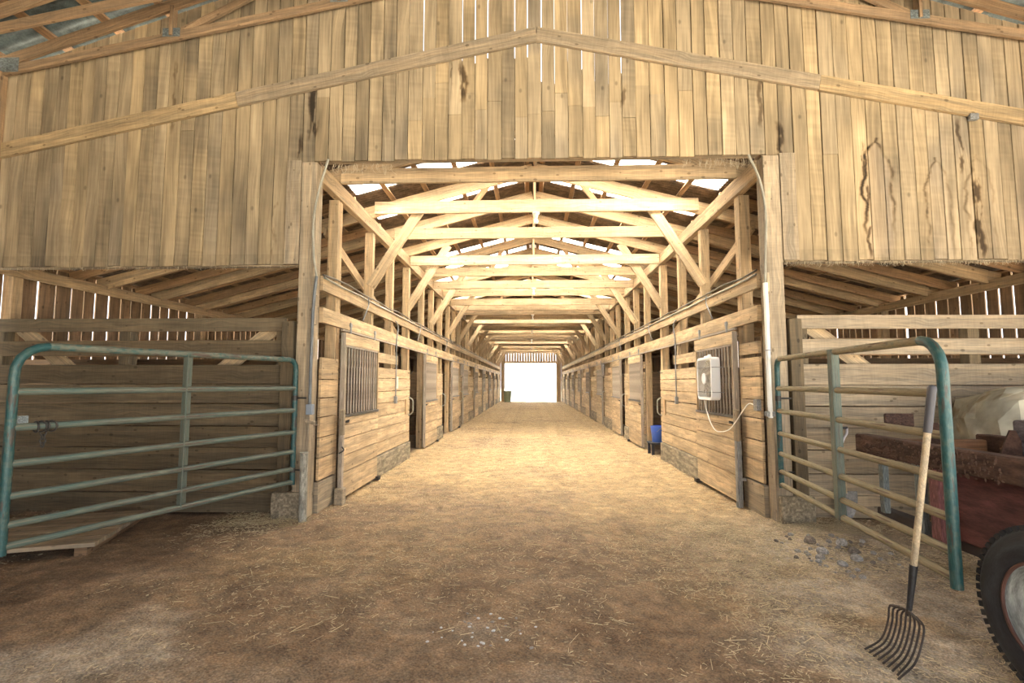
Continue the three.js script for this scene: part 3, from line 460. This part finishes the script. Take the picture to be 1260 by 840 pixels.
// ───────────────────────── red manure spreader with wheel ─────────────────────────
{
  const red = std(0.22, 0.075, 0.07, { map: noiseTex, roughness: 0.75 }), pink = std(0.40, 0.16, 0.16, { map: noiseTex, roughness: 0.75 }), rust = std(0.16, 0.085, 0.06, { map: noiseTex, bumpMap: noiseBump, bumpScale: 0.01, roughness: 0.95 }), dark = std(0.06, 0.05, 0.05, { roughness: 0.9 });
  const t = thing('manure_spreader', 'red rusty manure spreader with a big black tyre beside the gate', 'machine', [2.9, 0, 0]);
  part(t, 'side_beam', boardGeo(0.12, 0.165, 3.3, 0.012, 2), rust, [0, 0.88, 2.3]); part(t, 'side_beam', boardGeo(0.12, 0.165, 3.3, 0.012, 2), rust, [1.05, 0.88, 2.3]);
  part(t, 'end_beam', boardGeo(1.15, 0.12, 0.1, 0.01, 0), wood(0.24, 0.13, 0.07), [0.53, 0.86, 0.72]);
  part(t, 'side_panel', new RoundedBoxGeometry(0.04, 0.5, 2.5, 1, 0.01), red, [0.05, 0.56, 2.65]); part(t, 'side_panel', new RoundedBoxGeometry(0.04, 0.5, 2.5, 1, 0.01), red, [1.0, 0.56, 2.65]);
  part(t, 'floor_panel', new RoundedBoxGeometry(0.95, 0.04, 2.5, 1, 0.01), dark, [0.53, 0.36, 2.65]);
  part(t, 'stake', new RoundedBoxGeometry(0.06, 0.52, 0.09, 1, 0.008), pink, [-0.02, 0.53, 1.52]); part(t, 'stake', new RoundedBoxGeometry(0.05, 0.5, 0.07, 1, 0.008), plateSteel, [-0.02, 0.54, 1.36]); part(t, 'stake', new RoundedBoxGeometry(0.05, 0.46, 0.06, 1, 0.008), plateSteel, [0, 0.56, 0.92]);
  part(t, 'frame_rail', boardGeo(0.1, 0.1, 3.2, 0.006, 2), dark, [0.12, 0.28, 2.3]);
  const tri = new THREE.Shape(); tri.moveTo(-0.075, 0); tri.lineTo(0.075, 0); tri.lineTo(0.015, 0.17); tri.lineTo(-0.015, 0.17);
  for (const z of [1.05, 1.72]) part(t, 'bracket', new THREE.ExtrudeGeometry(tri, { depth: 0.03, bevelEnabled: false }).rotateY(-0.5), rust, [0.35, 0.92, z]);
  part(t, 'paddle_plate', new RoundedBoxGeometry(0.26, 0.12, 0.03, 2, 0.02), rust, [0.36, 1.08, 0.62]);
  part(t, 'hopper', new RoundedBoxGeometry(0.5, 0.32, 0.6, 2, 0.02), std(0.24, 0.21, 0.23, { map: noiseTex, roughness: 0.8 }), [0.62, 1.0, 2.0]);
  part(t, 'hydraulic_hose', tubeGeo([[0.03, 0.68, 2.2], [-0.05, 0.72, 2.45], [-0.09, 0.80, 2.75], [-0.08, 0.90, 3.1], [-0.05, 0.965, 3.4], [0.0, 0.97, 3.55]], 0.014, 24, 8), std(0.2, 0.23, 0.2, { roughness: 0.6 }));
  // caked straw and dung along the beam end
  const clods = []; for (let i = 0; i < 500; i++) { const r = rr(0.003, 0.009), g = new THREE.IcosahedronGeometry(r, 0); g.scale(rr(0.6, 1), rr(0.8, 2.2), rr(0.7, 1.5)); g.rotateY(rnd() * 6); g.translate(-0.065 + rr(-0.008, 0.012), 0.88 + rr(-0.1, 0.08), rr(0.75, 2.1)); clods.push(g); }
  const cl = part(t, 'caked_dung', merge(clods), std(0.12, 0.07, 0.05, { roughness: 1 })); cl.userData.kind = 'stuff';
  // wheel: tyre with lugs, rim, hub
  const wz = 3.05, wy = 0.395, wx = -0.635, prof = [[0.235, -0.10], [0.25, -0.108], [0.29, -0.118], [0.34, -0.112], [0.372, -0.088], [0.378, -0.04], [0.378, 0.04], [0.372, 0.088], [0.34, 0.112], [0.30, 0.118], [0.25, 0.108], [0.235, 0.10]].map(([r, y]) => new THREE.Vector2(r, y));
  const rub = std(0.045, 0.05, 0.06, { map: noiseTex, roughness: 0.75 }), tyre = part(t, 'tyre', new THREE.LatheGeometry(prof, 72).rotateZ(Math.PI / 2), rub, [wx, wy, wz]);
  const lugs = []; for (let i = 0; i < 60; i++) for (const s of [-1, 1]) { const g = box(0.085, 0.026, 0.026, s * 0.052, 0.376, 0); g.rotateX((i + (s > 0 ? 0.5 : 0)) / 60 * Math.PI * 2); lugs.push(g); }
  part(tyre, 'tread', merge(lugs), rub);
  const rim = std(0.50, 0.53, 0.50, { map: noiseTex, roughness: 0.6 }), rprof = [[0.0, -0.02], [0.09, -0.02], [0.12, 0.0], [0.16, -0.015], [0.185, -0.05], [0.205, -0.075], [0.235, -0.085], [0.238, -0.10], [0.225, -0.105]].map(([r, y]) => new THREE.Vector2(r, y));
  const rm = part(t, 'rim', new THREE.LatheGeometry(rprof, 64).rotateZ(Math.PI / 2).rotateY(Math.PI), rim, [wx, wy, wz]);
  rm.geometry.computeBoundingBox();
  const wheelPart = (...a) => nest(rm, part(t, ...a)); wheelPart('rim_flange', new THREE.TorusGeometry(0.23, 0.008, 8, 64).rotateY(Math.PI / 2), std(0.2, 0.09, 0.07, { roughness: 0.8, map: noiseTex }), [wx - 0.105, wy, wz]);
  wheelPart('hub', new THREE.CylinderGeometry(0.055, 0.07, 0.1, 24).rotateZ(Math.PI / 2), dark, [wx - 0.02, wy, wz]); for (let i = 0; i < 5; i++) { const a = i / 5 * 6.283; wheelPart('wheel_nut', new THREE.CylinderGeometry(0.012, 0.012, 0.025, 6).rotateZ(Math.PI / 2), steel, [wx - 0.03, wy + 0.1 * Math.sin(a), wz + 0.1 * Math.cos(a)]); }
  part(t, 'axle', cyl(0.035, 2.0, 12).rotateZ(Math.PI / 2), dark, [0.33, wy, wz]);
  // other wheel
  const t2 = part(t, 'tyre', tyre.geometry, rub, [1.33, wy, wz]); part(t2, 'tread', tyre.children[0].geometry, rub); 
}
// whitish mound in the pen corner behind the machine
{
  const g = new THREE.IcosahedronGeometry(1, 5), p = g.attributes.position;
  for (let i = 0; i < p.count; i++) { const v = new THREE.Vector3().fromBufferAttribute(p, i), q = Math.pow(Math.pow(Math.abs(v.x), 6) + Math.pow(Math.abs(v.y), 6) + Math.pow(Math.abs(v.z), 6), -1 / 6), n = fbm(v.x * 2.2 + 9, v.y * 2.2 + v.z * 1.7 + 4, 4) * 0.22 + fbm(v.x * 9 + 3 + v.z * 3, v.y * 9 + 8, 3) * 0.07; v.multiplyScalar(q * (0.82 + n)); p.setXYZ(i, v.x * 0.98, v.y * 0.76, v.z * 0.42); }
  g.computeVertexNormals();
  const mt = dataTex(512, 512, (x, y) => { const n = fbm(x / 32, y / 32, 5, 16, 16), d = sstep(0.55, 0.75, fbm(x / 20 + 40, y / 20, 4)), l = 0.72 + (n - 0.5) * 0.5; return [l * (1 - d * 0.14), l * (0.99 - d * 0.18), l * (0.93 - d * 0.22)]; });
  solo('dusty_mound', g, std(0.85, 0.84, 0.78, { map: mt, bumpMap: noiseBump, bumpScale: 0.03, roughness: 1 }), 'lumpy whitish dust-caked mound in front of the fence behind the red machine', 'mound', [5.0, 0.63, 0.42]);
}
// D-handled shovel standing against the fence
{
  const t = thing('shovel', 'shovel with grey D-shaped handle standing behind the gate', 'shovel', [3.12, 0, 0.02]); t.rotation.x = -0.06;
  const gp = std(0.55, 0.56, 0.60, { roughness: 0.5 });
  part(t, 'handle', merge([tubeGeo([[0, 0.78, 0], [-0.03, 0.85, 0], [-0.062, 0.9, 0], [-0.068, 0.955, 0]], 0.012, 16, 8), tubeGeo([[0, 0.78, 0], [0.03, 0.85, 0], [0.062, 0.9, 0], [0.068, 0.955, 0]], 0.012, 16, 8), rod([0, 0.7, 0], [0, 0.8, 0], 0.018)]), gp);
  part(t, 'grip', rod([-0.07, 0.955, 0], [0.07, 0.955, 0], 0.014), std(0.05, 0.05, 0.055)); part(t, 'shaft', rod([0, 0.3, 0], [0, 0.72, 0], 0.016), wood(0.5, 0.4, 0.26));
  const bl = new THREE.Shape(); bl.moveTo(-0.11, 0.32); bl.lineTo(0.11, 0.32); bl.quadraticCurveTo(0.12, 0.12, 0, 0.02); bl.quadraticCurveTo(-0.12, 0.12, -0.11, 0.32);
  part(t, 'blade', new THREE.ExtrudeGeometry(bl, { depth: 0.006, bevelEnabled: true, bevelSize: 0.002, bevelThickness: 0.002, bevelSegments: 1 }), steel);
}

// ───────────────────────── fan, conduits, boxes, cords, lamps ─────────────────────────
{
  const fz = -1.27, fy = 1.47, fx = FX - 0.185, t = thing('box_fan', 'white square box fan strapped to the bars of a stall door', 'fan', [fx, fy, fz], undefined, -Math.PI / 2);
  const body = std(0.80, 0.82, 0.84, { roughness: 0.4 }), grey = std(0.46, 0.42, 0.35, { roughness: 0.5, map: noiseTex }); // local z points to the alley
  const o = new THREE.Shape(), q = 0.265, r = 0.07; const rect = (s, a, r) => { s.moveTo(-a + r, -a); s.lineTo(a - r, -a); s.quadraticCurveTo(a, -a, a, -a + r); s.lineTo(a, a - r); s.quadraticCurveTo(a, a, a - r, a); s.lineTo(-a + r, a); s.quadraticCurveTo(-a, a, -a, a - r); s.lineTo(-a, -a + r); s.quadraticCurveTo(-a, -a, -a + r, -a); };
  rect(o, q, r); const hole = new THREE.Path(); rect(hole, q - 0.022, 0.05); o.holes.push(hole);
  part(t, 'housing', new THREE.ExtrudeGeometry(o, { depth: 0.1, bevelEnabled: true, bevelSize: 0.006, bevelThickness: 0.006, bevelSegments: 2, curveSegments: 6 }), body, [0, 0, -0.05]);
  const gr = []; for (let i = -7; i <= 7; i++) gr.push(box(0.003, 0.49, 0.004, i * 0.033, 0, 0.052)); for (let k = 1; k < 8; k++) gr.push(new THREE.TorusGeometry(0.033 * k, 0.0018, 4, 28).translate(0, 0, 0.051));
  const gl = part(t, 'grille', merge(gr), std(0.66, 0.62, 0.54, { roughness: 0.5 })); part(gl, 'grille_boss', new THREE.CylinderGeometry(0.07, 0.07, 0.014, 24).rotateX(Math.PI / 2), body, [0, 0, 0.054]);
  const bl = new THREE.Shape(); bl.moveTo(0.03, -0.03); bl.quadraticCurveTo(0.14, -0.11, 0.22, -0.06); bl.quadraticCurveTo(0.24, 0.04, 0.19, 0.1); bl.quadraticCurveTo(0.1, 0.06, 0.03, 0.03);
  for (let k = 0; k < 5; k++) { const m = part(t, 'blade', new THREE.ExtrudeGeometry(bl, { depth: 0.006, bevelEnabled: false }).rotateX(0.3), grey); m.rotation.z = k * 1.2566; m.position.z = -0.01; }
  part(t, 'back_grille', new THREE.TorusGeometry(0.1, 0.12, 4, 28).scale(1, 1, 0.02), grey, [0, 0, -0.046]); part(t, 'carry_handle', new RoundedBoxGeometry(0.16, 0.03, 0.05, 2, 0.012), body, [0, q + 0.015, 0]); part(t, 'control_knob', new THREE.CylinderGeometry(0.02, 0.02, 0.02, 16), body, [0.06, q + 0.035, 0.0]);
  for (const y of [0.14, -0.17]) part(t, 'strap', tubeGeo([[0.33, y, -0.08], [0.28, y, 0.04], [0.2, y, 0.062], [-0.2, y, 0.062], [-0.28, y, 0.05], [-0.33, y, -0.08]], 0.004, 30, 6), galv);
  solo('power_cord', tubeGeo([[fx - 0.02, fy - 0.283, fz - 0.1], [fx - 0.03, 1.08, fz - 0.02], [fx - 0.06, 0.90, fz + 0.25], [fx - 0.06, 0.84, fz + 0.45], [2.22, 0.87, Z0 + 0.02], [2.25, 0.96, Z0 + 0.14], [2.31, 1.13, -0.42], [2.33, 1.19, -0.33], [2.345, 1.17, -0.22]], 0.006, 90, 7), cordWhite, 'white power cord drooping from the box fan to the outlet', 'cord');
  // outlet and conduit on the right jamb
  const c = thing('conduit', 'white plastic conduit with outlet box on the jamb beside the fan', 'pipe', [2.345, 0, -0.02]);
  const cp = part(c, 'pipe', tubeGeo([[0.02, 1.06, 0.1], [0.02, 1.5, 0.1], [0.02, 2.2, 0.105], [0.02, 2.45, 0.1]], 0.024, 30, 10), pvc); part(c, 'pipe_bend', tubeGeo([[0.02, 2.44, 0.1], [0.035, 2.75, 0.1], [0.05, 3.2, 0.11], [0.0, 3.55, 0.11], [-0.1, 3.83, 0.1]], 0.013, 40, 8), agedPvc);
  part(c, 'outlet_box', new RoundedBoxGeometry(0.05, 0.12, 0.09, 2, 0.008), galv, [0.0, 1.18, -0.15]); part(c, 'outlet_box', new RoundedBoxGeometry(0.09, 0.05, 0.06, 2, 0.006), galv, [0.02, 1.10, 0.09]); part(cp, 'clip', new THREE.TorusGeometry(0.026, 0.005, 6, 16).rotateX(Math.PI / 2), galv, [0.02, 1.75, 0.1]);
  // left jamb
  const l = thing('conduit', 'grey metal conduit with switch box on the jamb above the white floor pipe', 'pipe', [-2.385, 0, 0.08]);
  part(l, 'pipe', tubeGeo([[0, 1.18, 0.02], [0, 1.8, 0.02], [0.01, 2.3, 0.02], [0.03, 2.55, 0.02]], 0.017, 30, 10), std(0.30, 0.33, 0.35, { metalness: 0.4, roughness: 0.5, map: noiseTex })); part(l, 'pipe_bend', tubeGeo([[0.03, 2.55, 0.02], [-0.01, 2.8, 0.02], [-0.02, 3.2, 0.02], [0.03, 3.5, 0.02], [0.12, 3.84, 0.02]], 0.013, 40, 8), agedPvc);
  part(l, 'switch_box', new RoundedBoxGeometry(0.07, 0.11, 0.06, 2, 0.008), std(0.25, 0.30, 0.36, { metalness: 0.3, roughness: 0.5 }), [0.01, 1.14, 0.03]); part(l, 'shutoff_tap', merge([rod([-0.05, 1.02, 0.02], [0.07, 1.0, 0.03], 0.02), rod([0.05, 0.98, 0.03], [0.1, 0.98, 0.03], 0.008)]), oldWood[0]);
  const pp = thing('floor_pipe', 'aged white plastic pipe standing on the floor at the opening jamb', 'pipe', [-2.40, 0, 0.15]); part(pp, 'pipe', rod([0, -0.02, 0], [-0.005, 0.7, -0.0], 0.04, 18), agedPvc); part(pp, 'rim', new THREE.TorusGeometry(0.04, 0.006, 6, 18).rotateX(Math.PI / 2), agedPvc, [-0.005, 0.7, 0]);
  // thin conduits with outlets on the first stall walls
  for (const s of [-1, 1]) { const z = Z0 - 1.36 - 1.15, k = thing('conduit', s < 0 ? 'thin metal conduit ending in a grey outlet below a paper tag' : 'thin metal conduit hooked over the rail to an outlet beside the dark doorway', 'pipe', [s * 2.345, 0, z]);
    part(k, 'pipe', tubeGeo([[0, 1.16, 0], [0, 1.7, 0], [0, 2.15, 0], [-s * 0.02, 2.36, 0.0], [-s * 0.01, 2.43, 0.04], [s * 0.0, 2.45, 0.1]], 0.011, 40, 8), galv); part(k, 'outlet_box', new RoundedBoxGeometry(0.05, 0.12, 0.07, 2, 0.008), galv, [0, 1.13, 0]);
    if (s < 0) part(k, 'paper_tag', box(0.004, 0.2, 0.12), std(0.72, 0.66, 0.5), [-0.012, 1.42, -0.14]); }
  for (const s of [-1, 1]) for (const k of [0, 1, 2]) solo('conduit_drop', tubeGeo([[s * 2.332, 2.60, Z0 - 0.9 - k * 3.4], [s * 2.330, 2.52, Z0 - 0.92 - k * 3.4], [s * 2.335, 2.36, Z0 - 0.8 - k * 3.4], [s * 2.36, 2.27, Z0 - 0.78 - k * 3.4]], 0.009, 20, 6), galv, ORD[k] + (s < 0 ? ' short bent conduit between the two rails from the opening, side without fan' : ' short bent conduit between the two rails from the opening, fan side'), 'pipe', undefined, 'rail conduits ' + (s < 0 ? 'left' : 'right'));
  // bare bulbs in porcelain holders under the tie beams
  [1, 5, 9, 13, 17, 21].forEach((i, j) => { const z = frameZ[i] + 0.085, y = tieY[i] - 0.095, t = thing('lamp_holder', ORD[j] + ' white porcelain bulb holder under the tie beams from the opening', 'lamp', [0.02, y, z], 'bulbs along the alley'); const ho = part(t, 'holder', new THREE.LatheGeometry([[0, 0], [0.055, 0], [0.055, -0.018], [0.03, -0.035], [0.026, -0.075], [0, -0.075]].map((p) => new THREE.Vector2(...p)), 20), porcelain); part(ho, 'bulb', new THREE.LatheGeometry([[0, -0.17], [0.02, -0.165], [0.03, -0.14], [0.027, -0.115], [0.014, -0.085], [0.013, -0.07]].map((p) => new THREE.Vector2(...p)), 18), porcelain); });
  // blue bucket in the open doorway, grey bin by the far door
  const b = thing('bucket', 'blue bucket standing in the open dark stall doorway', 'bucket', [2.48, 0.25, Z0 - BAY - 0.62]); part(b, 'body', new THREE.LatheGeometry([[0, 0], [0.13, 0], [0.16, 0.3], [0.168, 0.31], [0.155, 0.315], [0.125, 0.02], [0, 0.02]].map((p) => new THREE.Vector2(...p)), 28), std(0.05, 0.13, 0.55, { roughness: 0.45 })); part(b, 'handle', tubeGeo([[0, 0.28, -0.165], [-0.08, 0.2, -0.12], [-0.13, 0.16, 0], [-0.08, 0.2, 0.12], [0, 0.28, 0.165]], 0.005, 24, 6), galv);
  solo('stool', merge([box(0.4, 0.03, 0.4, 0, 0.235, 0), box(0.05, 0.23, 0.05, -0.16, 0.11, -0.16), box(0.05, 0.23, 0.05, 0.16, 0.11, -0.16), box(0.05, 0.23, 0.05, -0.16, 0.11, 0.16), box(0.05, 0.23, 0.05, 0.16, 0.11, 0.16)]), std(0.03, 0.03, 0.035), 'low dark stool under the blue bucket', 'stool', [2.48, 0.0, Z0 - BAY - 0.62]);
  const bin = thing('bin', 'grey green waste bin by the far bright doorway', 'bin', [-1.72, 0.02, ZE + 1.2]); part(bin, 'body', new THREE.CylinderGeometry(0.3, 0.25, 0.8, 24), std(0.17, 0.21, 0.17), [0, 0.4, 0]); part(bin, 'rim', new THREE.TorusGeometry(0.3, 0.02, 8, 28).rotateX(Math.PI / 2), std(0.15, 0.19, 0.15), [0, 0.8, 0]);
}

// ───────────────────────── loose boards, stones, straw, cobwebs ─────────────────────────
{
  const p = thing('loading_ramp', 'low wooden plank platform lying under the shaded gate', 'platform', [-4.75, 0.0, 0.98], undefined, 0.33);
  for (let i = 0; i < 5; i++) board(p, 'plank', pick(oldWood), [0, 0.085, -0.5 + i * 0.235], [1.9, 0.035, 0.22]); for (const x of [-0.85, 0, 0.85]) board(p, 'bearer', pick(outerWood), [x, 0.035, -0.03], [0.09, 0.07, 1.15]);
  const stoneGeo = [0, 1, 2].map((k) => { const g = new THREE.IcosahedronGeometry(1, 2), q = g.attributes.position; for (let i = 0; i < q.count; i++) { const v = new THREE.Vector3().fromBufferAttribute(q, i); v.multiplyScalar(0.75 + 0.45 * fbm(v.x * 1.6 + k * 9 + 5, v.y * 1.6 + v.z * 1.3 + 7, 3)); q.setXYZ(i, v.x, v.y * 0.75, v.z); } g.computeVertexNormals(); return g; });
  const stoneM = [std(0.60, 0.57, 0.54, { map: noiseTex, roughness: 0.95 }), std(0.38, 0.32, 0.27, { map: noiseTex, roughness: 0.95 }), std(0.70, 0.68, 0.66, { map: noiseTex, roughness: 0.95 })];
  const placed = []; for (let i = 0; i < 50; i++) { const big = i < 7, r = big ? rr(0.034, 0.052) : rr(0.01, 0.026); let x, z, ok = false; for (let k = 0; k < 40 && !ok; k++) { const a = rnd() * 6.283, d = Math.sqrt(rnd()); x = 2.42 + Math.cos(a) * d * (big ? 0.22 : 0.42); z = 1.0 + Math.sin(a) * d * (big ? 0.3 : 0.55); ok = placed.every(([px, pz, pr]) => Math.hypot(px - x, pz - z) > (pr + r) * 1.25); } if (!ok) continue; placed.push([x, z, r]); const m = solo('stone', pick(stoneGeo), pick(stoneM), 'small grey stone in the rubble beside the dusty gate bars', 'stone', [x, groundY(x, z) + r * 0.25, z], 'stones by the gate'); m.scale.setScalar(r); m.rotation.set(rnd() * 0.5, rnd() * 6, rnd() * 0.5); }
  for (let i = 0; i < 40; i++) { const r = rr(0.004, 0.011), x = -0.4 + (rnd() + rnd() - 1) * 0.38, z = 2.36 + (rnd() + rnd() - 1) * 0.3, m = solo('pebble', pick(stoneGeo), i % 3 ? std(0.62, 0.64, 0.66) : stoneM[0], 'pale gravel chip scattered on the bare dirt of the forecourt', 'stone', [x, groundY(x, z) + r * 0.2, z], 'pale chips on the dirt'); m.scale.set(r * 1.3, r * 0.7, r); m.rotation.y = rnd() * 6; }
  // straw
  const sg = new THREE.CylinderGeometry(0.0014, 0.0014, 1, 4).rotateZ(Math.PI / 2), N = 60000, im = new THREE.InstancedMesh(sg, std(1, 1, 1, { roughness: 0.8 }), N), M = new THREE.Matrix4(), q = new THREE.Quaternion(), e = new THREE.Euler(), c = new THREE.Color();
  for (let i = 0; i < N; i++) {
    let x, z; for (let k = 0; k < 30; k++) { const far = rnd() < 0.4; x = far ? rr(-2.35, 2.35) : rr(-5.5, 3.6); z = far ? 2.2 - 34 * Math.pow(rnd(), 1.5) : rr(-0.1, 4.4); const w = far ? sstep(2.2, -2.5, z) * 0.6 : clamp(0.12 + sstep(0.2, 2.4, x) * 0.8 + Math.exp(-(((x + 2.9) / 0.7) ** 2 + ((z - 0.1) / 0.35) ** 2)) * 1.5) * sstep(0.38, 0.62, fbm(x * 1.4 + 60, z * 1.4 + 20, 4)); if (rnd() < w) break; }
    const L = rnd() < 0.1 ? rr(0.04, 0.12) : rr(0.008, 0.035), k = rr(0.6, 1.5); e.set(0, rnd() * 6.283, rr(-0.08, 0.08)); M.compose(new THREE.Vector3(x, groundY(x, z) + 0.003 + rnd() * 0.004, z), q.setFromEuler(e), new THREE.Vector3(L, k, k)); im.setMatrixAt(i, M); const b = rr(0.6, 1.15); im.setColorAt(i, c.setRGB(0.70 * b, 0.585 * b, 0.38 * b));
  }
  im.name = 'straw_litter'; im.castShadow = im.receiveShadow = true; im.userData = { label: 'loose straw stalks scattered over the dirt floor', category: 'straw', kind: 'stuff' }; scene.add(im);
  // cobwebs and hay hanging from edges
  const strands = (list) => { const gs = []; for (const [p, L, n] of list) for (let i = 0; i < n; i++) { const l = L * rr(0.3, 1.2), a = [p[0], p[1], p[2]], k = () => rr(-0.4, 0.4) * l; gs.push(tubeGeo([a, [a[0] + k() * 0.6, a[1] - l * 0.5, a[2] + k() * 0.4], [a[0] + k(), a[1] - l, a[2] + k() * 0.5]], rr(0.0008, 0.0018), 5, 4)); } return merge(gs); };
  for (const s of [-1, 1]) {
    const ls = []; for (let i = 0; i < (s > 0 ? 430 : 180); i++) ls.push([[s * rr(2.62, 6.1), 2.692, rr(-0.03, 0.01)], s > 0 ? 0.05 : 0.035, 1]); 
    const w = part(scene, numbered('cobweb_fringe'), strands(ls), twine); w.userData = { kind: 'stuff', category: 'cobwebs', label: s > 0 ? 'thick fringe of dusty cobweb strands under the water-stained boards' : 'thin fringe of dusty cobweb strands under the boards over the shaded gate' };
    const hs = []; for (let i = 0; i < 70; i++) hs.push([[s * rr(1.6, 2.39), 3.85, rr(-0.1, -0.03)], 0.1, 1]);
    const w2 = part(scene, numbered('cobweb'), strands(hs), twine); w2.userData = { kind: 'stuff', category: 'cobwebs', label: s > 0 ? 'loose cobweb strands hanging in the opening corner over the fan side' : 'loose cobweb strands hanging in the opening corner over the grey conduit' };
    const hay = []; for (let i = 0; i < 420; i++) { const x = s * (s < 0 ? rr(2.34, 3.3) : rr(2.36, 3.2)), z = s < 0 ? rr(-0.02, 0.32) : rr(0.05, 0.5); hay.push(rod([x, groundY(x, z) + 0.004, z], [x + rr(-0.1, 0.1), groundY(x, z) + rr(0.004, 0.05), z + rr(-0.07, 0.07)], 0.0012, 4)); }
    const h = part(scene, numbered('hay_drift'), merge(hay), std(s < 0 ? 0.50 : 0.42, s < 0 ? 0.42 : 0.37, 0.25, { roughness: 0.9 })); h.userData = { kind: 'stuff', category: 'hay', label: s < 0 ? 'loose hay drifted along the fence foot below the shaded gate' : 'loose dusty hay at the fence foot behind the fork gate' };
  }
}
renderer.render(scene, camera);
